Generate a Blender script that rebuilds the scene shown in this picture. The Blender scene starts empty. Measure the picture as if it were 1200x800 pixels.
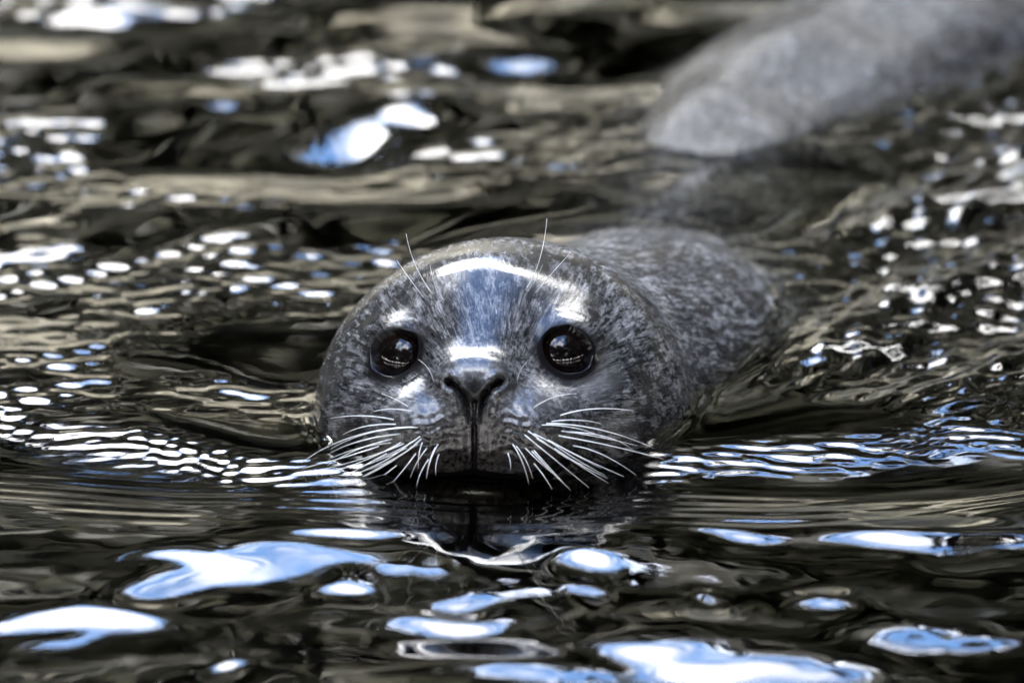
import bpy, math
import numpy as np
from mathutils import Vector

rng = np.random.default_rng(11)
scn = bpy.context.scene

# ------------------------------------------------------------------ frame of the shot
E = math.radians(17.0)                 # camera looks down by this much
SE, CE = math.sin(E), math.cos(E)
K = 0.518                              # mm per photo pixel at the seal
DIST = 6000.0                          # mm from lens to seal
VC = (575 - 400) * K

def view_to_world(x, v, d):            # millimetres along the line of sight -> metres in the world
    return np.stack([np.asarray(x), np.asarray(v) * SE + np.asarray(d) * CE,
                     np.asarray(v) * CE - np.asarray(d) * SE], -1) * 0.001

def world_to_view(p):                  # world millimetres -> view millimetres
    x, y, z = p[..., 0], p[..., 1], p[..., 2]
    return np.stack([x, y * SE + z * CE, y * CE - z * SE], -1)

def px(x, y, d):                       # photo point at a given depth, view millimetres
    s = 1 + d / DIST
    return np.array([(x - 600) * K * s, VC + (400 - y) * K * s, d], float)

# ------------------------------------------------------------------ camera
cam = bpy.data.cameras.new("camera")
cam_o = bpy.data.objects.new("camera", cam)
scn.collection.objects.link(cam_o)
cp = view_to_world(0, VC, -DIST)
cam_o.location = cp
cam_o.rotation_euler = (math.pi / 2 - E, 0, 0)
cam.sensor_width = 36
cam.lens = 36 * DIST / (1200 * K)
cam.clip_start = 0.1
cam.clip_end = 500
cam.dof.use_dof = True
cam.dof.focus_distance = 6.055
cam.dof.aperture_fstop = 5.2
scn.camera = cam_o

# ------------------------------------------------------------------ sky and sun
SUN_EL, SUN_AZ = math.radians(43), math.radians(193)     # azimuth clockwise from +y
w = bpy.data.worlds.new("World")
scn.world = w
w.use_nodes = True
nt = w.node_tree
nt.nodes.clear()
def N(t, kind, **kw):
    n = t.nodes.new(kind)
    for k, val in kw.items():
        if k.startswith("i_"):
            n.inputs[k[2:].replace("_", " ")].default_value = val
        else:
            setattr(n, k, val)
    return n
sky = N(nt, "ShaderNodeTexSky", sky_type='NISHITA', sun_disc=False, sun_elevation=SUN_EL,
        sun_rotation=SUN_AZ, air_density=1.0, dust_density=0.4, ozone_density=6.0)
tc = N(nt, "ShaderNodeTexCoord")
sep = N(nt, "ShaderNodeSeparateXYZ")
nt.links.new(tc.outputs["Generated"], sep.inputs[0])
zc = N(nt, "ShaderNodeMath", operation='MAXIMUM'); zc.inputs[1].default_value = 0.08
nt.links.new(sep.outputs[2], zc.inputs[0])
dx = N(nt, "ShaderNodeMath", operation='DIVIDE'); dy = N(nt, "ShaderNodeMath", operation='DIVIDE')
nt.links.new(sep.outputs[0], dx.inputs[0]); nt.links.new(zc.outputs[0], dx.inputs[1])
nt.links.new(sep.outputs[1], dy.inputs[0]); nt.links.new(zc.outputs[0], dy.inputs[1])
cmb = N(nt, "ShaderNodeCombineXYZ")
cmb.inputs[2].default_value = 4.1
nt.links.new(dx.outputs[0], cmb.inputs[0]); nt.links.new(dy.outputs[0], cmb.inputs[1])
cl = N(nt, "ShaderNodeTexNoise", noise_dimensions='3D')
cl.inputs["Scale"].default_value = 1.1; cl.inputs["Detail"].default_value = 7
cl.inputs["Roughness"].default_value = 0.55; cl.inputs["Distortion"].default_value = 0.3
nt.links.new(cmb.outputs[0], cl.inputs["Vector"])
rmp = N(nt, "ShaderNodeValToRGB")
rmp.color_ramp.elements[0].position = 0.47; rmp.color_ramp.elements[1].position = 0.60
hz = N(nt, "ShaderNodeMath", operation='MULTIPLY_ADD')
nt.links.new(zc.outputs[0], hz.inputs[0]); hz.inputs[1].default_value = -0.32; hz.inputs[2].default_value = 0.25
ca = N(nt, "ShaderNodeMath", operation='ADD')
nt.links.new(cl.outputs["Fac"], ca.inputs[0]); nt.links.new(hz.outputs[0], ca.inputs[1])
nt.links.new(ca.outputs[0], rmp.inputs[0])
mx = N(nt, "ShaderNodeMix", data_type='RGBA')
mx.inputs["B"].default_value = (10.5, 10.4, 10.2, 1)
nt.links.new(rmp.outputs[0], mx.inputs["Factor"])
nt.links.new(sky.outputs[0], mx.inputs["A"])
bg = N(nt, "ShaderNodeBackground"); bg.inputs["Strength"].default_value = 0.15
nt.links.new(mx.outputs["Result"], bg.inputs["Color"])
wo = N(nt, "ShaderNodeOutputWorld")
nt.links.new(bg.outputs[0], wo.inputs["Surface"])

sl = bpy.data.lights.new("sun", 'SUN')
sl.energy = 3.6; sl.angle = math.radians(0.6); sl.color = (1.0, 0.94, 0.85)
so = bpy.data.objects.new("sun", sl)
scn.collection.objects.link(so)
sd = Vector((math.sin(SUN_AZ) * math.cos(SUN_EL), math.cos(SUN_AZ) * math.cos(SUN_EL), math.sin(SUN_EL)))
so.rotation_euler = (-sd).to_track_quat('-Z', 'Y').to_euler()
so.location = sd * 30

scn.render.engine = 'CYCLES'
scn.view_settings.view_transform = 'Standard'
scn.view_settings.look = 'None'
scn.view_settings.gamma = 1.0
scn.view_settings.exposure = 3.95
scn.cycles.use_denoising = True
scn.cycles.max_bounces = 10
scn.cycles.transparent_max_bounces = 8
scn.cycles.sample_clamp_indirect = 4.0

# ------------------------------------------------------------------ helpers
def grid_faces(nu, nv, wrap):
    i = np.arange(nu - 1)[:, None]
    j = np.arange(nv if wrap else nv - 1)[None, :]
    j2 = (j + 1) % nv
    return np.stack([np.broadcast_to(i * nv + j, (i + j).shape), np.broadcast_to(i * nv + j2, (i + j).shape),
                     np.broadcast_to((i + 1) * nv + j2, (i + j).shape), np.broadcast_to((i + 1) * nv + j, (i + j).shape)],
                    -1).reshape(-1, 4)

def mesh_np(name, co, quads, smooth=True, extra=None):
    me = bpy.data.meshes.new(name)
    co = np.ascontiguousarray(co, dtype=np.float32).reshape(-1, 3)
    q = np.ascontiguousarray(quads, dtype=np.int32)
    nf, k = q.shape
    loops = q.ravel()
    starts = np.arange(nf, dtype=np.int32) * k
    if extra is not None:                      # a few polygons of other sizes
        for poly in extra:
            starts = np.append(starts, len(loops)).astype(np.int32)
            loops = np.append(loops, np.asarray(poly, np.int32))
    me.vertices.add(len(co)); me.vertices.foreach_set("co", co.ravel())
    me.loops.add(len(loops)); me.loops.foreach_set("vertex_index", loops.astype(np.int32))
    me.polygons.add(len(starts)); me.polygons.foreach_set("loop_start", starts)
    me.polygons.foreach_set("use_smooth", np.full(len(starts), smooth))
    me.update(calc_edges=True)
    me.validate()
    return me

def link(name, me, mat, parent=None):
    o = bpy.data.objects.new(name, me)
    scn.collection.objects.link(o)
    if mat is not None and not me.materials:
        me.materials.append(mat)
    if parent is not None:
        o.parent = parent
    return o

def fattr(me, name, arr):
    arr = np.ascontiguousarray(arr, np.float32)
    if arr.ndim == 2:
        a = me.attributes.new(name, 'FLOAT_VECTOR', 'POINT'); a.data.foreach_set("vector", arr.ravel())
    else:
        a = me.attributes.new(name, 'FLOAT', 'POINT'); a.data.foreach_set("value", arr)

def newmat(name):
    m = bpy.data.materials.new(name)
    m.use_nodes = True
    t = m.node_tree
    return m, t, t.nodes["Principled BSDF"]

def ramp(t, src, p0, p1, c0=(0, 0, 0, 1), c1=(1, 1, 1, 1)):
    r = t.nodes.new("ShaderNodeValToRGB")
    r.color_ramp.elements[0].position = p0; r.color_ramp.elements[1].position = p1
    r.color_ramp.elements[0].color = c0; r.color_ramp.elements[1].color = c1
    t.links.new(src, r.inputs[0])
    return r.outputs[0]

def mixc(t, fac, a, b, blend='MIX'):
    m = t.nodes.new("ShaderNodeMix"); m.data_type = 'RGBA'; m.blend_type = blend
    for key, val in (("Factor", fac), ("A", a), ("B", b)):
        if isinstance(val, (int, float)):
            m.inputs[key].default_value = val
        elif isinstance(val, tuple):
            m.inputs[key].default_value = val if len(val) == 4 else (*val, 1)
        else:
            t.links.new(val, m.inputs[key])
    return m.outputs["Result"]

def math_n(t, op, a, b=None):
    m = t.nodes.new("ShaderNodeMath"); m.operation = op
    for i, val in enumerate((a, b)):
        if val is None: continue
        if isinstance(val, (int, float)): m.inputs[i].default_value = val
        else: t.links.new(val, m.inputs[i])
    return m.outputs[0]

def noise(t, vec, scale, detail=3, rough=0.55, dist=0.0):
    n = t.nodes.new("ShaderNodeTexNoise")
    n.inputs["Scale"].default_value = scale; n.inputs["Detail"].default_value = detail
    n.inputs["Roughness"].default_value = rough; n.inputs["Distortion"].default_value = dist
    t.links.new(vec, n.inputs["Vector"])
    return n.outputs["Fac"]

def attr(t, name, vec=False):
    a = t.nodes.new("ShaderNodeAttribute"); a.attribute_name = name
    return a.outputs["Vector" if vec else "Fac"]

def vmul(t, vec, s):
    m = t.nodes.new("ShaderNodeVectorMath"); m.operation = 'MULTIPLY'
    t.links.new(vec, m.inputs[0]); m.inputs[1].default_value = s
    return m.outputs[0]

def sset(b, **kw):
    for k, v in kw.items():
        b.inputs[k.replace("_", " ")].default_value = v

# ------------------------------------------------------------------ seal: the solid it is cut from (view millimetres)
def smin(a, b, k):
    h = np.clip(0.5 + 0.5 * (b - a) / k, 0, 1)
    return b + (a - b) * h - k * h * (1 - h)

def ell(p, c, r):
    r = np.asarray(r, float)
    q = p - c
    k0 = np.sqrt(np.sum((q / r) ** 2, -1))
    k1 = np.sqrt(np.sum((q / (r * r)) ** 2, -1)) + 1e-9
    return k0 * (k0 - 1) / k1

def cone(p, a, b, ra, rb):
    ab = b - a
    t = np.clip(np.sum((p - a) * ab, -1) / np.dot(ab, ab), 0, 1)
    return np.sqrt(np.sum((p - (a + t[..., None] * ab)) ** 2, -1)) - (ra + (rb - ra) * t)

def poly2(x, v, pts):                     # distance to a line drawn on the face, and where along it
    best = np.full(x.shape, 1e9); at = np.zeros(x.shape)
    n = len(pts) - 1
    for i in range(n):
        a = pts[i]; ab = pts[i + 1] - a
        t = np.clip(((x - a[0]) * ab[0] + (v - a[1]) * ab[1]) / (ab @ ab), 0, 1)
        d = np.hypot(x - a[0] - t * ab[0], v - a[1] - t * ab[1])
        m = d < best
        best = np.where(m, d, best); at = np.where(m, (i + t) / n, at)
    return best, at

def P2(*pts):
    return [px(a, b, 20)[:2] for a, b in pts]

HEAD = np.array([-11.0, 44.0, 138.0])
HR = 106.0
def on_head(x, y, dep):                   # eye centre: point of the skull under a photo pixel, sunk by dep
    q = px(x, y, 60)
    dxy = q[:2] - HEAD[:2]
    dz = -math.sqrt(max(HR ** 2 - dxy @ dxy, 1))
    n = np.array([dxy[0], dxy[1], dz]) / HR
    s = HEAD + n * HR
    return s - n * dep, n, s
EYES = []
for ex_, ey_ in ((464, 414), (665, 410)):
    c, n, s = on_head(ex_, ey_, 10.5)
    a = n * 0.45 + np.array([0, 0, -1.0]) * 0.55
    a /= np.linalg.norm(a)
    u = np.cross(a, [0, 1.0, 0]); u /= np.linalg.norm(u)
    if u[0] < 0: u = -u
    vv = np.cross(a, u)
    if vv[1] < 0: vv = -vv
    tilt = math.radians(16) * (1 if ex_ < 560 else -1)
    u, vv = u * math.cos(tilt) + vv * math.sin(tilt), vv * math.cos(tilt) - u * math.sin(tilt)
    EYES.append((c, a, u, vv))
EYE_R = 19.5

SPINE_W = np.array([   # world mm: x, y, z, radius
    [-11, 143, 2, 100], [14, 215, -22, 105], [50, 300, -50, 112], [80, 400, -80, 122], [98, 540, -122, 126],
    [128, 700, -134, 133], [160, 860, -126, 143], [246, 1020, -114, 148], [360, 1180, -114, 144],
    [470, 1340, -128, 122], [570, 1500, -170, 92], [650, 1650, -200, 60], [710, 1780, -215, 30]], float)
SPV = np.concatenate([world_to_view(SPINE_W[:, :3]), SPINE_W[:, 3:]], 1)
def catmull(P, per):
    ext = np.vstack([2 * P[0] - P[1], P, 2 * P[-1] - P[-2]]); o_ = []
    for i in range(1, len(ext) - 2):
        p0, p1, p2, p3 = ext[i - 1:i + 3]
        for t in np.linspace(0, 1, per, endpoint=False):
            o_.append(0.5 * (2 * p1 + (p2 - p0) * t + (2 * p0 - 5 * p1 + 4 * p2 - p3) * t * t + (3 * p1 - p0 - 3 * p2 + p3) * t ** 3))
    return np.array(o_ + [P[-1]])
DENSE = catmull(SPV, 5)[4:]

NOSTRIL_L = P2((527, 448), (535, 453), (543, 464), (548, 480), (550, 493))
NOSTRIL_R = P2((586, 447), (577, 453), (569, 464), (564, 480), (562, 493))
PHILTRUM = P2((556, 472), (556, 500), (556, 530), (556, 556))
MOUTH = P2((448, 540), (470, 556), (500, 562), (530, 560), (556, 556), (585, 561), (612, 563), (642, 557), (662, 542))

def sdf(p, detail=True):
    f = ell(p, HEAD, (112, 107.5, 114))
    far = p[..., 2] > 60
    pf_ = p[far]
    if len(pf_):
        b = np.full(len(pf_), 1e9)
        lo, hi = pf_[:, 2].min() - 260, pf_[:, 2].max() + 260
        for i in range(len(DENSE) - 1):
            if DENSE[i, 2] < lo or DENSE[i, 2] > hi: continue
            b = np.minimum(b, cone(pf_, DENSE[i, :3], DENSE[i + 1, :3], DENSE[i, 3], DENSE[i + 1, 3]))
        ff = smin(f[far], b, 42)
        f = f.copy(); f[far] = ff
        lump = 2.6 * np.sin(pf_[:, 0] * 0.031 + pf_[:, 2] * 0.017) * np.sin(pf_[:, 2] * 0.027 - pf_[:, 0] * 0.012 + 1.0) + 1.5 * np.sin(pf_[:, 0] * 0.07 - pf_[:, 2] * 0.045)
        f[far] += lump * np.clip((pf_[:, 2] - 300) / 300, 0, 1)
    if not detail:
        return f
    near = p[..., 2] < 175
    fn = f[near]; q = p[near]
    # cheeks, bridge, muzzle
    fn = smin(fn, ell(q, px(466, 500, 84), (44, 42, 46)), 22)
    fn = smin(fn, ell(q, px(662, 500, 84), (46, 42, 46)), 22)
    fn = smin(fn, cone(q, px(566, 386, 92), px(556, 462, 36), 37.0, 26.0), 26)
    m = ell(q, px(501, 511, 30), (39, 31, 33))
    m = smin(m, ell(q, px(611, 511, 30), (39, 31, 33)), 8)
    w_ = np.abs(q - px(555, 464, 28)) - (np.array([19.0, 22.0, 26.0]) - 11.0)
    nb = np.linalg.norm(np.maximum(w_, 0), axis=-1) + np.minimum(w_.max(-1), 0) - 11.0
    m = smin(m, nb, 9)
    m = smin(m, ell(q, px(556, 524, 27), (26, 23, 22)), 9)
    fn = smin(fn, m, 20)
    fn = smin(fn, ell(q, px(556, 630, 56), (42, 24, 34)), 4)
    # brows and lids
    for (c, a, u, vv), sgn in zip(EYES, (-1, 1)):
        fn = smin(fn, ell(q, c + vv * 15 + np.array([-4.0 * sgn, 0, 4]), (22, 9, 16)), 16)
        fn = smin(fn, np.sqrt(np.sum((q - c) ** 2, -1)) - 22.5, 9)
        w_ = q - c
        du, dv_, da = w_ @ u, w_ @ vv, w_ @ a
        rr = np.sqrt((du / 15.3) ** 2 + ((dv_ - 0.010 * du * du * 0.5) / 13.8) ** 2)
        hole = np.maximum((rr - 1) * 14.4, -(da - 2.0))
        fn = -smin(-fn, hole, 2.2)
        # folds round the eye
        ring = np.sqrt((du / 1.10) ** 2 + dv_ ** 2)
        up = 1 / (1 + np.exp(-dv_ / 5.0))
        fn = fn + (da > -6) * (0.14 * np.exp(-((ring - 24.5) / 1.8) ** 2) * up
                               + 0.05 * np.exp(-((ring - 28.5) / 1.6) ** 2) * up
                               + 0.4 * np.exp(-((ring - 23.0) / 1.7) ** 2) * (1 - up))
    # nostrils, lip groove, mouth line
    x, v, d = q[:, 0], q[:, 1], q[:, 2]
    fr = 1 / (1 + np.exp((d - 46) / 3.0))
    for line in (NOSTRIL_L, NOSTRIL_R):
        dd, t = poly2(x, v, line)
        wd = 2.1 * (1 - 0.45 * t)
        fn = fn + fr * 7.0 * (1 - 0.55 * t) * np.exp(-(dd / wd) ** 2)
        fn = fn - fr * 1.6 * np.exp(-((dd - 5.0) / 2.4) ** 2) * (1 - t)
    dd, t = poly2(x, v, PHILTRUM)
    fn = fn + fr * (2.6 * np.exp(-(dd / 1.5) ** 2) + 1.6 * np.exp(-(dd / 6.0) ** 2))
    dd, t = poly2(x, v, MOUTH)
    fn = fn + fr * 5.0 * np.exp(-(dd / 2.6) ** 2)
    xc = x - px(556, 0, 20)[0]
    fn = fn + fr * 0.45 * np.sin(xc * 1.15 + 0.5) * np.exp(-(xc / 15) ** 2) * np.exp(-((v - px(0, 532, 20)[1]) / 13) ** 2)
    # whisker pads: rows of small swellings, slight folds
    padm = np.exp(-(((np.abs(x - px(556, 0, 20)[0]) - 27) / 17) ** 2 + ((v - px(0, 512, 20)[1]) / 19) ** 2)) * fr
    fn = fn - 0.30 * padm * np.sin(v * 0.95 + 0.25 * np.abs(x) + np.sin(x * .35)) - 0.3 * padm * np.sin(x * 0.8 + v * 0.3 + np.sin(v * .4))
    f = f.copy(); f[near] = fn
    return f

def surf_depth(x, v, d0=-40.0):           # first surface met along the line of sight
    p = np.stack([np.asarray(x, float), np.asarray(v, float), np.full(np.shape(x), d0)], -1)
    for _ in range(90):
        p[..., 2] += np.clip(sdf(p), -2, 20) * 0.6
    return p[..., 2]

# rays: a fan over the face, then hoops along the spine
NA = 720
th = np.concatenate([np.linspace(0.0, 0.5 * math.pi, 380) ** 1.0])
th[0] = 0.002
ph = np.linspace(0, 2 * math.pi, NA, endpoint=False)
org = np.broadcast_to(HEAD, (len(th), NA, 3))
ct, st = np.cos(th)[:, None], np.sin(th)[:, None]
dirs = np.stack([st * np.cos(ph), st * np.sin(ph), -ct + 0 * ph], -1)
# spine curve (Catmull-Rom through the table), parallel-transported hoops
pts = SPV[:, :3].copy(); pts[0] = HEAD
ext = np.vstack([pts[0] - np.array([0, 0, 60.0]), pts, 2 * pts[-1] - pts[-2]])
curve = []
for i in range(1, len(ext) - 2):
    p0, p1, p2, p3 = ext[i - 1:i + 3]
    n_ = 34 if i < 4 else 26 if i < 9 else 12
    for t in np.linspace(0, 1, n_, endpoint=False):
        curve.append(0.5 * (2 * p1 + (p2 - p0) * t + (2 * p0 - 5 * p1 + 4 * p2 - p3) * t * t + (3 * p1 - p0 - 3 * p2 + p3) * t ** 3))
curve = np.array(curve)
tan = np.gradient(curve, axis=0); tan /= np.linalg.norm(tan, axis=1)[:, None]
tan[0] = [0, 0, 1]
# smooth the tangents so the hoops do not cross
for _ in range(30):
    tan[1:-1] = (tan[:-2] + 2 * tan[1:-1] + tan[2:]); tan /= np.linalg.norm(tan, axis=1)[:, None]
    tan[0] = [0, 0, 1]
e1 = np.array([1.0, 0, 0]); ho, hd = [], []
for i in range(1, len(curve)):
    e1 = e1 - tan[i] * (e1 @ tan[i]); e1 /= np.linalg.norm(e1)
    e2 = -np.cross(e1, tan[i]) if np.cross(e1, tan[i])[1] < 0 else np.cross(e1, tan[i])
    ho.append(np.broadcast_to(curve[i], (NA, 3)))
    hd.append(np.cos(ph)[:, None] * e1 + np.sin(ph)[:, None] * e2)
org = np.concatenate([org, np.array(ho)]); dirs = np.concatenate([dirs, np.array(hd)])

def trace(o, d, r, steps, relax):
    for _ in range(steps):
        r = r - np.clip(sdf(o + d * r[..., None]), -30, 60) * relax
        r = np.maximum(r, 1.0)
    return r
ci = np.unique(np.append(np.arange(0, len(th), 12), len(th) - 1))
ci = np.append(ci, np.arange(len(th) + 3, len(org), 4)); ci = np.unique(np.append(ci, len(org) - 1))
cj = np.arange(0, NA, 10)
rc = np.concatenate([trace(org[np.ix_(ci[i:i + 8], cj)], dirs[np.ix_(ci[i:i + 8], cj)], np.full((len(ci[i:i + 8]), len(cj)), 190.0), 60, 0.7)
                     for i in range(0, len(ci), 8)])
rj = np.empty((len(ci), NA))
for a in range(len(ci)):
    rj[a] = np.interp(np.arange(NA), np.append(cj, NA), np.append(rc[a], rc[a, 0]))
R0 = np.empty((len(org), NA))
for b in range(NA):
    R0[:, b] = np.interp(np.arange(len(org)), ci, rj[:, b])
R1 = np.empty_like(R0)
nf = len(th)
R1[:nf] = trace(org[:nf], dirs[:nf], R0[:nf] + 3.0, 12, 0.75)
for i in range(nf, len(org), 12):
    R1[i:i + 12] = trace(org[i:i + 12], dirs[i:i + 12], R0[i:i + 12] + 1.0, 5, 0.8)
PV = org + dirs * R1[..., None]           # view millimetres
flat = PV.reshape(-1, 3)
seal_w = view_to_world(flat[:, 0], flat[:, 1], flat[:, 2])
tailc = len(seal_w)
quads = grid_faces(len(org), NA, True)
# round off the snout pole and the tail with one polygon each
seal_me = mesh_np("body", seal_w, quads, extra=[list(range(NA - 1, -1, -1)), list(range((len(org) - 1) * NA, len(org) * NA))])
# --- coat attributes
x, v, d = flat[:, 0], flat[:, 1], flat[:, 2]
arc = np.concatenate([np.zeros((1, NA)), np.cumsum(np.linalg.norm(np.diff(PV, axis=0), axis=2), 0)])
arcm = np.broadcast_to(arc.mean(1)[:, None], arc.shape) * 0.5 + 0.5 * arc
rad = np.clip(np.linalg.norm(PV - org, axis=-1).mean(1), 40, 140)[:, None] * np.ones((1, NA))
flow = np.stack([np.cos(ph)[None] * 105 + 0 * arc, np.sin(ph)[None] * 105 + 0 * arc, arcm], -1).reshape(-1, 3)
fattr(seal_me, "flow", flow * 0.001)
def gauss(cx, cy, rx, ry):
    c = px(cx, cy, 30)
    return np.exp(-(((x - c[0]) / (rx * K)) ** 2 + ((v - c[1]) / (ry * K)) ** 2)) * (d < 130)
skin = np.zeros(len(x)); rimd = np.zeros(len(x))
for c, a, u, vv in EYES:
    w_ = flat - c
    du, dv_, da = w_ @ u, w_ @ vv, w_ @ a
    rr = np.sqrt((du / 15.6) ** 2 + (dv_ / 14.4) ** 2)
    m = (da > -4) * (np.linalg.norm(w_, axis=1) < 60)
    skin = np.maximum(skin, m * np.clip((1.46 - rr + 0.004 * -dv_) / 0.26, 0, 1))
    rimd = np.maximum(rimd, m * np.exp(-np.maximum(rr - 1.45, 0) ** 2 / 0.12))
front = d < 55
for line in (NOSTRIL_L, NOSTRIL_R):
    dd, t = poly2(x, v, line)
    skin = np.maximum(skin, front * np.clip((3.2 * (1 - 0.4 * t) - dd) / 2.0, 0, 1))
np_ = gauss(556, 463, 27, 23)
skin = np.maximum(skin, np.clip(np_ * 2.2 - 0.8, 0, 1) * 0.9)
dd, t = poly2(x, v, PHILTRUM); skin = np.maximum(skin, front * np.clip((2.4 - dd) / 1.5, 0, 1))
dd, t = poly2(x, v, MOUTH); skin = np.maximum(skin, front * np.clip((5 - dd) / 2.0, 0, 1))
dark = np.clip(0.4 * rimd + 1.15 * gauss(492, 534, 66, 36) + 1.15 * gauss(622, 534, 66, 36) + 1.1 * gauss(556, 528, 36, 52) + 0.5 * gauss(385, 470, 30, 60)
               + 1.6 * gauss(556, 605, 110, 38), 0, 1)  # dark muzzle fur, plus shading under pads and chin put into the colour
pale = np.clip(0.8 * gauss(692, 447, 26, 18) + 0.35 * gauss(496, 478, 30, 14) + 0.35 * gauss(622, 470, 30, 16) + 0.5 * gauss(556, 432, 34, 11), 0, 1)  # pale tone below the eye; pad-top and nose-top highlights painted into the colour
def sst(a, lo, hi):
    q_ = np.clip((a - lo) / (hi - lo), 0, 1); return q_ * q_ * (3 - 2 * q_)
fattr(seal_me, "matte", sst(d, 85, 165) * (1 - 0.25 * sst(d, 560, 800))); fattr(seal_me, "fan", np.clip((arc.reshape(-1) - 25) / 60, 0, 1)); fattr(seal_me, "wetback", np.clip((d - 420) / 300, 0, 1)); fattr(seal_me, "skin", skin); fattr(seal_me, "dark", dark); fattr(seal_me, "pale", pale)

# ------------------------------------------------------------------ seal materials
fur, t, b = newmat("wet_fur")
fl = attr(t, "flow", True)
geo = t.nodes.new("ShaderNodeTexCoord")
obj_v = geo.outputs["Object"]
hair = noise(t, vmul(t, fl, (1.0, 1.0, 0.14)), 620, 4, 0.65)
hair2 = noise(t, vmul(t, fl, (1.0, 1.0, 0.22)), 240, 4, 0.6, 0.6)
clump = noise(t, vmul(t, fl, (1.0, 1.0, 0.30)), 95, 3, 0.6, 0.4)
spot = noise(t, obj_v, 125, 5, 0.66, 0.7)
spot_f = noise(t, vmul(t, fl, (1.0, 1.0, 0.38)), 85, 5, 0.66, 0.7)
blotch = noise(t, obj_v, 24, 4, 0.6, 0.5)
fan = attr(t, "fan")
def blend(k_, a_, b_):                     # two grains, kept at full contrast
    m_ = math_n(t, 'ADD', math_n(t, 'MULTIPLY', math_n(t, 'SUBTRACT', b_, a_), k_), a_)
    return math_n(t, 'ADD', 0.5, math_n(t, 'MULTIPLY', math_n(t, 'SUBTRACT', m_, 0.5), 1.2))
speck = blend(math_n(t, 'MULTIPLY', fan, 0.75), noise(t, obj_v, 320, 6, 0.72, 0.4), noise(t, vmul(t, fl, (1.0, 1.0, 0.26)), 250, 6, 0.70, 0.5))
def byfan(x_): return math_n(t, 'ADD', 0.5, math_n(t, 'MULTIPLY', math_n(t, 'SUBTRACT', x_, 0.5), fan))
spot = blend(math_n(t, 'MULTIPLY', fan, 0.65), spot, spot_f)
hair = byfan(hair); hair2 = byfan(hair2); clump = byfan(clump)
base = mixc(t, ramp(t, hair, 0.32, 0.68), (0.052, 0.052, 0.053), (0.28, 0.276, 0.27))
base = mixc(t, ramp(t, hair2, 0.35, 0.62), mixc(t, 1.0, base, (0.62, 0.62, 0.64), 'MULTIPLY'), base)
base = mixc(t, ramp(t, blotch, 0.40, 0.66), mixc(t, 1.0, base, (0.50, 0.49, 0.48), 'MULTIPLY'), mixc(t, 1.0, base, (1.35, 1.33, 1.30), 'MULTIPLY'))
base = mixc(t, ramp(t, speck, 0.43, 0.58), mixc(t, 1.0, base, (0.13, 0.127, 0.127), 'MULTIPLY'), mixc(t, 1.0, base, (1.45, 1.44, 1.43), 'MULTIPLY'))
base = mixc(t, math_n(t, 'MULTIPLY', ramp(t, spot, 0.50, 0.56), 0.86), base, (0.012, 0.011, 0.011))
base = mixc(t, attr(t, "wetback"), base, mixc(t, 1.0, base, (0.40, 0.40, 0.42), 'MULTIPLY'))
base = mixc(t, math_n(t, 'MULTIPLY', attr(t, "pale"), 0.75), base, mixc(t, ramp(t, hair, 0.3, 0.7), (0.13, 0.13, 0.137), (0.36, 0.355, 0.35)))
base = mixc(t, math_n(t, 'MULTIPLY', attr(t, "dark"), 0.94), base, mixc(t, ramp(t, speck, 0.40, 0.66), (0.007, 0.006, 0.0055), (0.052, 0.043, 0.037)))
base = mixc(t, attr(t, "skin"), base, (0.004, 0.0035, 0.004))
t.links.new(base, b.inputs["Base Color"])
sset(b, Roughness=0.55, IOR=1.4)
b.inputs["Specular IOR Level"].default_value = 0.05
cw = math_n(t, 'SUBTRACT', 1.0, math_n(t, 'ADD', math_n(t, 'MULTIPLY', attr(t, "skin"), 0.55), math_n(t, 'MULTIPLY', attr(t, "matte"), 0.72)))
t.links.new(cw, b.inputs["Coat Weight"])
b.inputs["Coat IOR"].default_value = 1.48
cr = t.nodes.new("ShaderNodeMapRange")
t.links.new(clump, cr.inputs["Value"]); cr.inputs["From Min"].default_value = 0.3; cr.inputs["From Max"].default_value = 0.7
cr.inputs["To Min"].default_value = 0.03; cr.inputs["To Max"].default_value = 0.13
t.links.new(math_n(t, 'ADD', cr.outputs[0], math_n(t, 'MULTIPLY', attr(t, "wetback"), 0.12)), b.inputs["Coat Roughness"])
hsum = math_n(t, 'ADD', math_n(t, 'ADD', math_n(t, 'MULTIPLY', speck, 1.1), math_n(t, 'MULTIPLY', hair, 0.55)), math_n(t, 'ADD', math_n(t, 'MULTIPLY', hair2, 0.9), math_n(t, 'MULTIPLY', clump, 1.2)))
hsum = math_n(t, 'MULTIPLY', hsum, math_n(t, 'SUBTRACT', 1.0, math_n(t, 'MULTIPLY', attr(t, "skin"), 0.85)))
bead = noise(t, obj_v, 48, 5, 0.66)
hsum = math_n(t, 'ADD', hsum, math_n(t, 'MULTIPLY', math_n(t, 'MULTIPLY', bead, attr(t, "wetback")), 60.0))
bp = t.nodes.new("ShaderNodeBump"); bp.inputs["Strength"].default_value = 0.5; bp.inputs["Distance"].default_value = 0.0009
t.links.new(hsum, bp.inputs["Height"]); t.links.new(bp.outputs[0], b.inputs["Normal"])
bp2 = t.nodes.new("ShaderNodeBump"); bp2.inputs["Strength"].default_value = 0.18; bp2.inputs["Distance"].default_value = 0.0009
t.links.new(hsum, bp2.inputs["Height"]); t.links.new(bp2.outputs[0], b.inputs["Coat Normal"])

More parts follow.
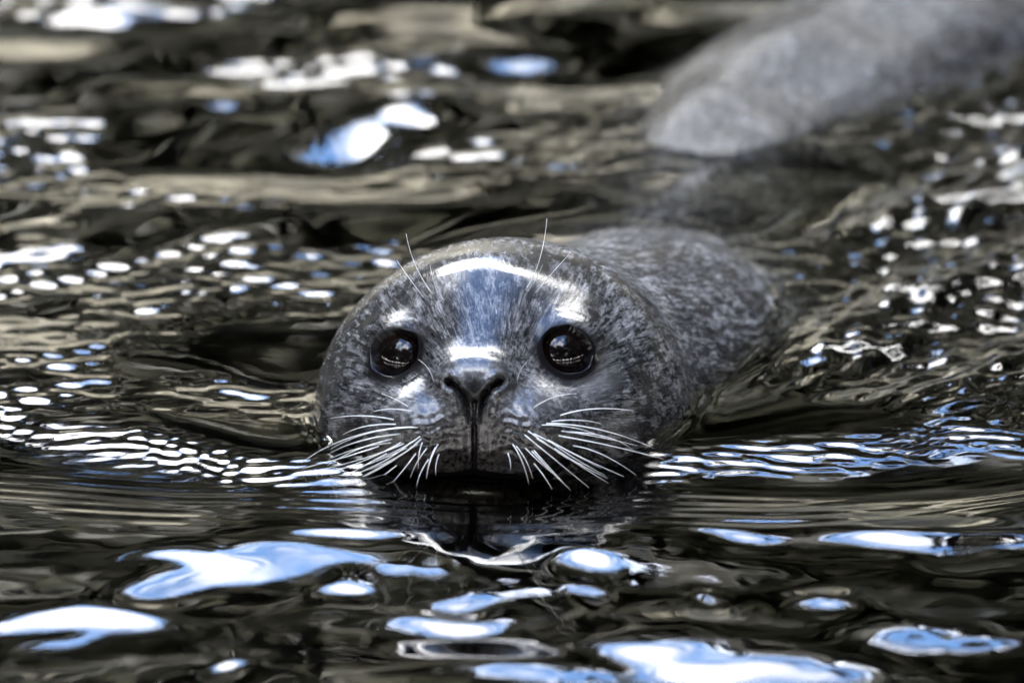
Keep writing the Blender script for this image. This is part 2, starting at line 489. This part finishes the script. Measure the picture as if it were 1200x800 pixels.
eyem, t, b = newmat("wet_eye")
oc = t.nodes.new("ShaderNodeTexCoord")
sx = t.nodes.new("ShaderNodeSeparateXYZ"); t.links.new(oc.outputs["Object"], sx.inputs[0])
lw = ramp(t, math_n(t, 'DIVIDE', sx.outputs[2], EYE_R * 0.001), 0.45, 0.95, (0.012, 0.0065, 0.0045, 1), (0.002, 0.0016, 0.0016, 1))
irn = noise(t, oc.outputs["Object"], 180, 3)
t.links.new(mixc(t, ramp(t, irn, 0.4, 0.65), lw, mixc(t, 1.0, lw, (1.8, 1.4, 1.2), 'MULTIPLY')), b.inputs["Base Color"])
sset(b, Roughness=0.25, IOR=1.38)
b.inputs["Specular IOR Level"].default_value = 0.0
b.inputs["Coat Weight"].default_value = 1.0; b.inputs["Coat Roughness"].default_value = 0.0; b.inputs["Coat IOR"].default_value = 1.38

whm, t, b = newmat("whisker_keratin")
sset(b, Roughness=0.3, IOR=1.5)
b.inputs["Base Color"].default_value = (0.82, 0.80, 0.76, 1)
b.inputs["Transmission Weight"].default_value = 0.0
b.inputs["Coat Weight"].default_value = 0.6; b.inputs["Coat Roughness"].default_value = 0.1

# ------------------------------------------------------------------ seal assembly
seal = bpy.data.objects.new("seal", None)
scn.collection.objects.link(seal)
seal["label"] = "grey spotted seal swimming with its whiskered head above the rippled water"
seal["category"] = "seal"
body = link("body", seal_me, fur, seal)

import bmesh
for c, a, u, vv in EYES:
    bm = bmesh.new()
    bmesh.ops.create_uvsphere(bm, u_segments=48, v_segments=32, radius=EYE_R * 0.001)
    for f in bm.faces: f.smooth = True
    me = bpy.data.meshes.new("eye"); bm.to_mesh(me); bm.free()
    o = link("eye", me, eyem, seal)
    o.location = view_to_world(*c)
    aw = view_to_world(*a) * 1000
    o.rotation_euler = Vector(aw).to_track_quat('Z', 'Y').to_euler()

WH = [  # root, middle, tip in photo pixels; root thickness mm
 ((463,492),(425,487),(387,490),.95), ((466,497),(430,499),(402,509),.9), ((490,500),(415,511),(353,542),1.0), ((472,508),(424,516),(386,531),1.0),
 ((462,514),(420,526),(384,545),1.0), ((446,522),(398,537),(340,552),.95), ((472,517),(430,538),(375,557),1.05), ((484,516),(446,542),(400,560),1.05),
 ((496,512),(458,541),(406,568),1.05), ((475,530),(440,550),(404,569),1.0), ((466,544),(444,560),(420,572),.9), ((488,530),(472,551),(454,572),1.0),
 ((501,524),(489,541),(481,559),.95), ((514,519),(505,538),(500,560),.95), ((503,537),(492,556),(487,578),.95), ((515,531),(511,544),(511,557),.8),
 ((479,477),(464,468),(447,461),.9), ((486,483),(461,479),(438,482),.8), ((455,530),(420,549),(388,566),.95), ((508,447),(502,432),(490,421),.6),
 ((624,479),(647,466),(676,461),.95), ((655,487),(695,479),(742,481),1.0), ((645,494),(675,492),(704,496),.95), ((637,496),(702,503),(766,525),1.05),
 ((662,506),(708,511),(741,526),1.0), ((652,510),(715,522),(778,538),1.05), ((670,522),(705,532),(745,556),1.0), ((640,514),(682,536),(731,558),1.05),
 ((627,512),(665,536),(713,566),1.05), ((612,507),(650,538),(690,571),1.05), ((622,527),(643,549),(665,571),1.05), ((615,524),(632,541),(650,556),.95),
 ((625,542),(637,557),(647,573),.95), ((600,519),(612,541),(620,568),.95), ((595,530),(598,541),(598,551),.8), ((648,524),(682,545),(712,560),.95),
 ((606,446),(610,434),(618,423),.6),
 ((497,349),(481,328),(465,305),.75), ((507,345),(487,311),(476,274),.85), ((514,347),(508,329),(504,311),.65), ((615,341),(632,305),(641,256),.85), ((627,344),(646,321),(666,299),.75),
 ((618,342),(628,326),(636,310),.5)]
rw = np.random.default_rng(77)
for k_ in (2, 4, 6, 7, 8, 9, 12, 13, 23, 25, 27, 28, 29, 30, 33, 35):
    a_, b_, c_, t_ = WH[k_]
    o1 = rw.uniform(-7, 7, 2); o2 = rw.uniform(-11, 11, 2); f_ = rw.uniform(0.6, 0.95)
    tip_ = np.array(a_) + (np.array(c_) - a_) * f_ + o2; mid_ = np.array(a_) + (np.array(b_) - a_) * f_ + 0.5 * (o1 + o2)
    WH.append((tuple(np.array(a_) + o1), tuple(mid_), tuple(tip_), t_ * 0.85))
def seg_tube(ptsw, radii, sides=7):
    ptsw = np.asarray(ptsw); n = len(ptsw)
    tg = np.gradient(ptsw, axis=0); tg /= np.linalg.norm(tg, axis=1)[:, None]
    r = np.array([0.31, 0.2, 0.93]); co = []
    for i in range(n):
        a = np.cross(tg[i], r); a /= np.linalg.norm(a); bb = np.cross(tg[i], a)
        an = np.linspace(0, 2 * math.pi, sides, endpoint=False)[:, None]
        co.append(ptsw[i] + radii[i] * (np.cos(an) * a + np.sin(an) * bb))
    return np.concatenate(co), grid_faces(n, sides, True), [list(range(sides - 1, -1, -1)), list(range((n - 1) * sides, n * sides))]
for root, mid, tip, th_mm in WH:
    brow = root[1] < 360
    pr = px(*root, 30); dr = surf_depth(np.array([pr[0]]), np.array([pr[1]]))[0]
    pr = px(*root, dr)
    L = math.dist(root, tip)
    ts = np.linspace(0, 1, 18)
    q0, q1, q2 = [np.array(z, float) for z in (root, mid, tip)]
    c1 = 2 * q1 - 0.5 * (q0 + q2)
    pt = (1 - ts)[:, None] ** 2 * q0 + (2 * ts * (1 - ts))[:, None] * c1 + (ts ** 2)[:, None] * q2
    bend = (0.10 if brow else 0.16) * L
    dep = dr - (8.0 if not brow else 10.0) * np.sin(np.minimum(ts * 1.6, math.pi / 2)) + bend * ts ** 2
    vp = np.array([px(pt[i, 0], pt[i, 1], dep[i]) for i in range(len(ts))])
    sdp = surf_depth(vp[:, 0], vp[:, 1])
    lim = sdp - 1.5 - 2.5 * ts
    vp[1:, 2] = np.minimum(vp[1:, 2], np.where(ts[1:] > 0.12, lim[1:], vp[1:, 2]))
    vp[0, 2] += 2.0
    rad_ = th_mm * 0.44 * (1 - 0.72 * ts) * (1 + 0.10 * np.sin(ts * L * 0.55)) * 0.001
    co, q, ex = seg_tube(view_to_world(vp[:, 0], vp[:, 1], vp[:, 2]), rad_)
    link("whisker", mesh_np("whisker", co, q, extra=ex), whm, seal)

# ------------------------------------------------------------------ water surface
def axis(lo, hi, step, far_lo, far_hi, growth=1.09):
    mid = np.arange(lo, hi, step)
    out = [hi]; s = step
    while out[-1] < far_hi: s *= growth; out.append(out[-1] + min(s, 0.25))
    neg = [lo - step]; s = step
    while neg[-1] > far_lo: s *= growth; neg.append(neg[-1] - min(s, 0.25))
    return np.concatenate([neg[::-1], mid, out])
gx = axis(-0.44, 0.50, 0.0015, -8.0, 8.0)
gy = axis(-0.50, 1.45, 0.0020, -8.5, 9.0)
X, Y = np.meshgrid(gx, gy, indexing='ij')

def waves(X, Y, n, lmin, lmax, slope, seed, spread=math.pi, main=math.pi / 2, sharp=0.0):
    r = np.random.default_rng(seed)
    h = np.zeros_like(X)
    for i in range(n):
        lam = lmin * (lmax / lmin) ** ((i + r.random()) / n)
        k = 2 * math.pi / lam
        a = main + (r.random() - 0.5) * 2 * spread
        p = k * (X * math.cos(a) + Y * math.sin(a)) + r.random() * 6.283
        s = np.sin(p)
        h += (s + sharp * np.cos(2 * p) * 0.25) / k
    return h * slope * math.sqrt(2.0 / n)

def soft(a, lo, hi):
    t = np.clip((a - lo) / (hi - lo), 0, 1)
    return t * t * (3 - 2 * t)

def ridge(s, w):                        # smooth hump across a line
    return np.exp(-(s / w) ** 2)

def field(seed, lmin, lmax, n=10):      # 0..1 patchiness
    f = waves(X, Y, n, lmin, lmax, 1.0, seed)
    return 0.5 + 0.5 * np.tanh(1.2 * f / f.std())

# fade all fine work out towards the banks
nearv = soft(X, -0.75, -0.45) * (1 - soft(X, 0.5, 0.85)) * soft(Y, -0.8, -0.5) * (1 - soft(Y, 1.5, 1.9))
back = soft(Y, 0.12, 0.55)
frontm = 1 - soft(Y, -0.10, 0.02)
left = 1 - soft(X, -0.05, 0.10)
right = soft(X, 0.08, 0.2)

H = waves(X, Y, 40, 0.16, 0.80, 0.032, 3) * (1 - 0.55 * frontm * nearv)                                # the pool's own slow swell
H += frontm * waves(X, Y, 26, 0.08, 0.24, 0.016, 5)
H += back * nearv * waves(X, Y, 36, 0.10, 0.36, 0.062, 17, sharp=0.2)
# single wavelets leaning towards the open sky: where on the water, how long, how deep
def water_at(a, b):                     # photo point to metres on the still water
    dz = np.array([(a - 600) * K, (400 - b) * K, DIST])
    o_ = np.array([0, VC, -DIST]); w0 = view_to_world(*o_)
    dw = view_to_world(*dz)
    t_ = -w0[2] / dw[2]
    return w0 + dw * t_
H += frontm * nearv * waves(X, Y, 20, 0.022, 0.06, 0.007, 93)
wx_ = X + waves(X, Y, 16, 0.04, 0.25, 0.24, 91); wy_ = Y + waves(X, Y, 16, 0.04, 0.25, 0.34, 92)
WAVELETS = [(240,668,105,18), (95,735,125,22), (395,640,60,5), (535,732,62,11), (545,702,24,6), (700,664,34,9), (680,690,22,5),
  (880,632,45,6), (1035,634,70,8), (1145,644,90,12), (960,718,45,9), (830,707,20,7), (780,762,95,20), (905,788,210,18), (1080,750,150,16),
  (420,688,25,6), (280,777,22,6), (180,692,60,9), (600,795,120,10),
  (400,80,110,18), (90,22,110,16), (265,118,30,9), (620,75,60,15), (695,92,60,12), (500,128,35,10), (270,260,45,9), (140,318,60,15),
  (210,285,30,8), (35,350,40,11), (350,220,45,8)]
for a, b, hw, hh in WAVELETS:
    c_ = water_at(a, b); sc = (DIST / 1000 + c_[1]) / (DIST / 1000)
    lx = hw * K * 0.001 * sc / 0.95
    ly = hh * K * 0.001 * sc / (SE - 0.02 * c_[1]) / 0.62
    u_, v_ = (wx_ - c_[0]) / lx, (wy_ - c_[1]) / ly
    H += (0.118 if b > 500 else 0.085 if b < 200 else 0.060) * ly * v_ * np.exp(-np.minimum(u_ ** 2 + v_ ** 2, 60))
# bow wave: a flat arc pushed ahead of the chin
arc_y = -0.088 + 0.42 * X ** 2 + 0.006 * np.sin(X * 17 + 1.0)
s = Y - arc_y
bow = np.exp(-(X / 0.55) ** 2)
H += bow * 0.0050 * np.where(s < 0, ridge(s, 0.105), ridge(s, 0.060))
for i, (off, lam, amp) in enumerate(((0.020, 0.020, 0.00050), (0.045, 0.016, 0.00035))):
    H += bow * nearv * amp * np.sin(2 * math.pi * s / lam + 2.2 * np.sin(X * 9 + i)) * ridge(s - off, 0.030) * field(31 + i, 0.08, 0.4)
# the two arms of the wake running back from the snout
for side in (-1, 1):
    xs = X * side
    yl = -0.012 + 0.45 * np.maximum(xs - 0.05, -0.2) + 0.35 * np.maximum(xs - 0.15, 0) ** 2 if side < 0 else \
         0.055 + 0.10 * (xs - 0.08) + 0.95 * np.maximum(xs - 0.16, 0) ** 2
    yl = yl + 0.010 * np.sin(X * 23 + 2) + 0.006 * np.sin(X * 51)
    s = (Y - yl) * 0.90
    on = soft(xs, 0.02, 0.10) * np.exp(-(xs / 0.6) ** 2)
    H += on * (0.0074 if side < 0 else 0.0078) * np.where(s < 0.03, ridge(s - 0.03, 0.082), ridge(s - 0.03, 0.112))
    cap = on * nearv * ridge(s + 0.002, 0.022)
    ph_ = 2 * math.pi * s / 0.0150 + 2.8 * np.sin(X * 34 + side) + 1.8 * np.sin(X * 71 + Y * 40)
    H += cap * (0.00024 * np.sin(ph_) + waves(X, Y, 22, 0.009, 0.022, 0.088, 41 + side, spread=0.55, main=math.pi / 2 + (0.35 if side < 0 else -0.15)))
# the slope of water drawn along the neck and back on the seal's left
dirx, diry = 0.55, 0.835
s2 = (X - 0.150) * diry - (Y - 0.20) * dirx           # across the streaks, growing away from the body
al = (X - 0.150) * dirx + (Y - 0.20) * diry
on2 = soft(al, -0.02, 0.12) * (1 - soft(al, 1.2, 1.8)) * soft(X - (0.165 + 0.17 * (Y - 0.2)), -0.02, 0.03) * (1 - soft(s2, 0.34, 0.6))
H += on2 * (0.0075 * np.cos(2 * math.pi * s2 / 0.135 + 0.9 * np.sin(al * 7)) * np.exp(-np.abs(s2) / 0.35))
H += on2 * nearv * (0.0013 * np.sin(2 * math.pi * s2 / 0.026 + 1.6 * np.sin(al * 19) + 1.1 * np.sin(al * 43 + s2 * 60)) * field(51, 0.06, 0.3)
                    + waves(X, Y, 18, 0.016, 0.045, 0.24, 53, spread=0.7, main=math.atan2(-dirx, diry)))
# chop in patches behind and to the seal's right
patch = soft(field(61, 0.12, 0.45), 0.62, 0.90)
H += nearv * back * patch * waves(X, Y, 26, 0.014, 0.045, 0.10, 63)
side_l = left * soft(Y, 0.10, 0.18) * (1 - soft(Y, 0.5, 0.7))
H += nearv * side_l * soft(field(71, 0.07, 0.3), 0.4, 0.8) * waves(X, Y, 24, 0.016, 0.06, 0.10, 73, spread=0.8)
# water lifted against the coat
# (the thin film over the back stays low)
zone = (X > -0.25) & (X < 0.65) & (Y > -0.06) & (Y < 1.9)
pz = np.stack([X[zone] * 1000, Y[zone] * 1000, H[zone] * 1000], -1)
dist = sdf(world_to_view(pz)) * 0.001
lift = np.zeros_like(H); damp = np.ones_like(H)
lift[zone] = (0.0026 - 0.0021 * soft(Y[zone], 0.30, 0.60)) * np.exp(-np.clip(dist, -0.01, 1) / 0.006) * (dist > -0.012)
over = np.exp(-(dist / 0.06) ** 2)
damp[zone] = 1 - 0.55 * over * soft(Y[zone], 0.30, 0.60)
H = H * damp + lift
W3 = np.stack([X, Y, H], -1)
nu, nv = X.shape
top = grid_faces(nu, nv, False)[:, ::1]
# close it into a body of water: walls and a bottom
ring = np.concatenate([np.arange(nu) * nv, (nu - 1) * nv + np.arange(1, nv), (np.arange(nu - 2, -1, -1)) * nv + nv - 1, np.arange(nv - 2, 0, -1)])
low = W3.reshape(-1, 3)[ring].copy(); low[:, 2] = -1.15
co = np.concatenate([W3.reshape(-1, 3), low])
nb = nu * nv; m = len(ring)
walls = np.stack([ring, nb + np.arange(m), nb + (np.arange(m) + 1) % m, np.roll(ring, -1)], -1)
water_me = mesh_np("water", co, np.concatenate([top, walls]), extra=[list(range(nb + m - 1, nb - 1, -1))])
bm_flip = water_me.polygons[len(top) // 2].normal.z
if bm_flip < 0:
    water_me.flip_normals()

wat, t, b = newmat("pool_water")
t.nodes.remove(b)
out = t.nodes["Material Output"]
gl = t.nodes.new("ShaderNodeBsdfGlass"); gl.inputs["IOR"].default_value = 1.333; gl.inputs["Roughness"].default_value = 0.0
tcw = t.nodes.new("ShaderNodeTexCoord")
rip = noise(t, vmul(t, tcw.outputs["Object"], (1.0, 1.0, 1.0)), 70, 3, 0.5)
bw = t.nodes.new("ShaderNodeBump"); bw.inputs["Strength"].default_value = 0.02; bw.inputs["Distance"].default_value = 0.002
t.links.new(rip, bw.inputs["Height"]); t.links.new(bw.outputs[0], gl.inputs["Normal"])
t.links.new(gl.outputs[0], out.inputs["Surface"])
va = t.nodes.new("ShaderNodeVolumeAbsorption"); va.inputs["Color"].default_value = (0.45, 0.42, 0.22, 1); va.inputs["Density"].default_value = 22.0
t.links.new(va.outputs[0], out.inputs["Volume"])
water = link("water", water_me, wat)
water["kind"] = "structure"

# ------------------------------------------------------------------ pool floor, banks, ground (seen only in reflection)
flo, t, b = newmat("silt")
tcs = t.nodes.new("ShaderNodeTexCoord")
t.links.new(mixc(t, noise(t, tcs.outputs["Object"], 3.0, 5), (0.02, 0.018, 0.010), (0.07, 0.055, 0.03)), b.inputs["Base Color"])
sset(b, Roughness=0.9)
fm = mesh_np("pool_floor", [(-9, -9.5, -1.2), (9, -9.5, -1.2), (9, 10, -1.2), (-9, 10, -1.2)], [(0, 1, 2, 3)])
pf = link("pool_floor", fm, flo); pf["kind"] = "structure"

bnk, t, b = newmat("bank_stone")
tcs = t.nodes.new("ShaderNodeTexCoord")
st_ = mixc(t, ramp(t, noise(t, tcs.outputs["Object"], 1.3, 6, 0.6), 0.35, 0.65), (0.15, 0.144, 0.124), (0.31, 0.30, 0.268))
st_ = mixc(t, ramp(t, noise(t, vmul(t, tcs.outputs["Object"], (1, 1, 3)), 5, 5, 0.6), 0.45, 0.6), st_, mixc(t, 1.0, st_, (0.6, 0.62, 0.5), 'MULTIPLY'))
near_dark = mixc(t, noise(t, tcs.outputs["Object"], 6, 5), (0.018, 0.016, 0.010), (0.05, 0.045, 0.025))  # unseen near bank made dark to keep its reflections off the face
sy = t.nodes.new("ShaderNodeSeparateXYZ"); t.links.new(tcs.outputs["Object"], sy.inputs[0])
edge = math_n(t, 'ADD', sy.outputs[1], math_n(t, 'MULTIPLY', noise(t, tcs.outputs["Object"], 1.5, 4), 2.0))
mr = t.nodes.new("ShaderNodeMapRange"); t.links.new(edge, mr.inputs["Value"]); mr.inputs["From Min"].default_value = 2.6; mr.inputs["From Max"].default_value = 3.4
t.links.new(mixc(t, mr.outputs[0], near_dark, st_), b.inputs["Base Color"]); sset(b, Roughness=0.85)
def soft1(a, lo, hi):
    t_ = np.clip((a - lo) / (hi - lo), 0, 1)
    return t_ * t_ * (3 - 2 * t_)
NB = 420
an = np.linspace(0, 2 * math.pi, NB, endpoint=False)
def wob(seed, amp, ks):
    r = np.random.default_rng(seed); o_ = np.zeros(NB)
    for k in ks: o_ += np.sin(k * an + r.random() * 6.28) * amp * (0.4 + r.random())
    return o_
prof = [(-1.3, -0.15), (0.0, 0.0), (0.25, 0.06), (0.55, 0.10), (0.85, 0.18), (1.05, 0.42), (1.12, 1.2), (1.2, 4.0), (1.3, 12.0), (1.4, 60.0), (1.4, 300.0)]
rows = []
for j, (z, off) in enumerate(prof):
    ang_r = 1 / np.sqrt((np.cos(an) / 5.6) ** 2 + (np.sin(an) / 6.6) ** 2)
    wv = wob(7, 0.10, (5, 9, 14, 23, 37)) + wob(20 + j, 0.035, (29, 47, 61, 83, 120))
    r = ang_r + wv + off
    zz = z + (0.0 if z <= 0 else 1.0) * wob(40 + j, 0.03, (11, 19, 31, 53)) * min(1, max(z, 0) * 2)
    if z > 0: zz = zz * (0.42 + 0.98 * soft1(np.sin(an), 0.0, 0.6))
    rows.append(np.stack([r * np.cos(an), 0.2 + r * np.sin(an), zz + 0 * an], -1))
bk = mesh_np("bank", np.concatenate(rows), grid_faces(len(prof), NB, True), smooth=False)
bo = link("bank", bk, bnk); bo["kind"] = "structure"

# ------------------------------------------------------------------ woodland round the pool: leaves and trunks
lf, t, b = newmat("leaf")
oi = t.nodes.new("ShaderNodeTexCoord")
t.links.new(mixc(t, ramp(t, noise(t, oi.outputs["Object"], 0.9, 5, 0.65), 0.35, 0.65), (0.006, 0.0075, 0.0045), (0.022, 0.023, 0.012)), b.inputs["Base Color"])
sset(b, Roughness=0.6)
barkm, t, b = newmat("bark")
oi = t.nodes.new("ShaderNodeTexCoord")
t.links.new(mixc(t, noise(t, vmul(t, oi.outputs["Object"], (4, 4, 0.8)), 3, 5), (0.03, 0.025, 0.02), (0.13, 0.11, 0.09)), b.inputs["Base Color"])
sset(b, Roughness=0.9)
r = np.random.default_rng(5)
trees = []
for a_deg in range(0, 360, 12):
    a = math.radians(a_deg + r.uniform(-4, 4))
    far = math.cos(a - math.pi / 2)                      # 1 on the far side, -1 behind the camera
    if far > 0.55:
        rr_, ht = r.uniform(9.5, 12.5), r.uniform(4.2, 7.2)
    elif far > -0.4:
        rr_, ht = r.uniform(8.2, 10.0), r.uniform(12.5, 16.5)
    else:
        rr_, ht = r.uniform(12.5, 14.5), r.uniform(14, 18)
    if math.cos(a) > 0.3 and far <= 0.55: ht *= 1.22  # unseen right-hand trees raised to cut the sky highlight on the brow
    trees.append((rr_ * math.cos(a), 0.2 + rr_ * math.sin(a), ht))
lv = []
tw_co, tw_q = [], []
for tx, ty, ht in trees:
    nb_ = 16
    for _ in range(nb_):
        u_ = r.random()
        cz = 1.2 + ht * (0.10 + 0.80 * u_)
        rr_ = ht * 0.24 * (1.15 - 0.75 * u_) + 0.5
        a = r.random() * 6.283
        cc = np.array([tx + math.cos(a) * rr_ * 0.8, ty + math.sin(a) * rr_ * 0.8, cz])
        n = int((330 if ty > 6 else 190) * (ht / 8))
        dv3 = r.normal(size=(n, 3)); dv3 /= np.linalg.norm(dv3, axis=1)[:, None]
        pos = cc + dv3 * (r.random((n, 1)) ** 0.4) * np.array([1.15, 1.15, 0.8]) * (0.7 + 0.09 * ht)
        lv.append(pos)
    zs = np.linspace(1.0, 1.2 + ht * 0.85, 10)
    sway = np.cumsum(r.normal(0, 0.10, (10, 2)), 0)
    spn = np.stack([tx + sway[:, 0], ty + sway[:, 1], zs], -1)
    c_, q_, _ = seg_tube(spn, 0.035 * ht ** 0.9 * np.linspace(1, 0.2, 10) + 0.02, 8)
    tw_q.append(q_ + sum(len(z) for z in tw_co)); tw_co.append(c_)
for _ in range(330):                                     # out-of-view undergrowth, added to block the bright sky between the trunks
    a = r.random() * 6.283
    rr_ = 1 / math.sqrt((math.cos(a) / 5.6) ** 2 + (math.sin(a) / 6.6) ** 2) + r.uniform(1.6, 5.0)
    base_h = 1.6 if math.sin(a) > 0.3 else 0.8
    cc = np.array([rr_ * math.cos(a), 0.2 + rr_ * math.sin(a), base_h + r.uniform(0.2, 1.9)])
    dv3 = r.normal(size=(110, 3)); dv3 /= np.linalg.norm(dv3, axis=1)[:, None]
    lv.append(cc + dv3 * r.random((110, 1)) ** 0.4 * np.array([0.9, 0.9, 0.75]))
for _ in range(130):                                     # out-of-view plants added on the far bank to soften its reflected outline
    a = r.uniform(0.15, math.pi - 0.15)
    rr_ = 1 / math.sqrt((math.cos(a) / 5.6) ** 2 + (math.sin(a) / 6.6) ** 2) + r.uniform(-0.05, 0.25)
    cc = np.array([rr_ * math.cos(a), 0.2 + rr_ * math.sin(a), 1.55 - 0.8 * r.random() ** 2])
    k_ = int(r.integers(8, 34))
    lv.append(cc + r.normal(size=(k_, 3)) * np.array([0.22, 0.10, 0.13]))
lv = np.concatenate(lv)
lv = lv[(lv[:, 2] > 0.5) & (np.linalg.norm(lv - cp, axis=1) > 1.6)]
n = len(lv)
A = r.normal(size=(n, 3)); A /= np.linalg.norm(A, axis=1)[:, None]
B = np.cross(A, r.normal(size=(n, 3))); B /= np.linalg.norm(B, axis=1)[:, None]
sz = r.uniform(0.14, 0.30, (n, 1)) * np.where((lv[:, 2:] < 1.7), 0.5, 1.0)
lc = np.stack([lv - A * sz, lv - B * sz * 0.55, lv + A * sz, lv + B * sz * 0.55], 1).reshape(-1, 3)
lq = np.arange(4 * n).reshape(-1, 4)
tc_ = np.concatenate(tw_co); tq_ = np.concatenate(tw_q) + len(lc)
wm = mesh_np("woodland", np.concatenate([lc, tc_]), np.concatenate([lq, tq_]), smooth=False)
wm.materials.append(lf); wm.materials.append(barkm)
mi = np.zeros(len(wm.polygons), np.int32); mi[len(lq):] = 1
wm.polygons.foreach_set("material_index", mi)
wd = link("woodland", wm, None)
wd["kind"] = "stuff"; wd["label"] = "dense green woodland standing round the pool"; wd["category"] = "woodland"
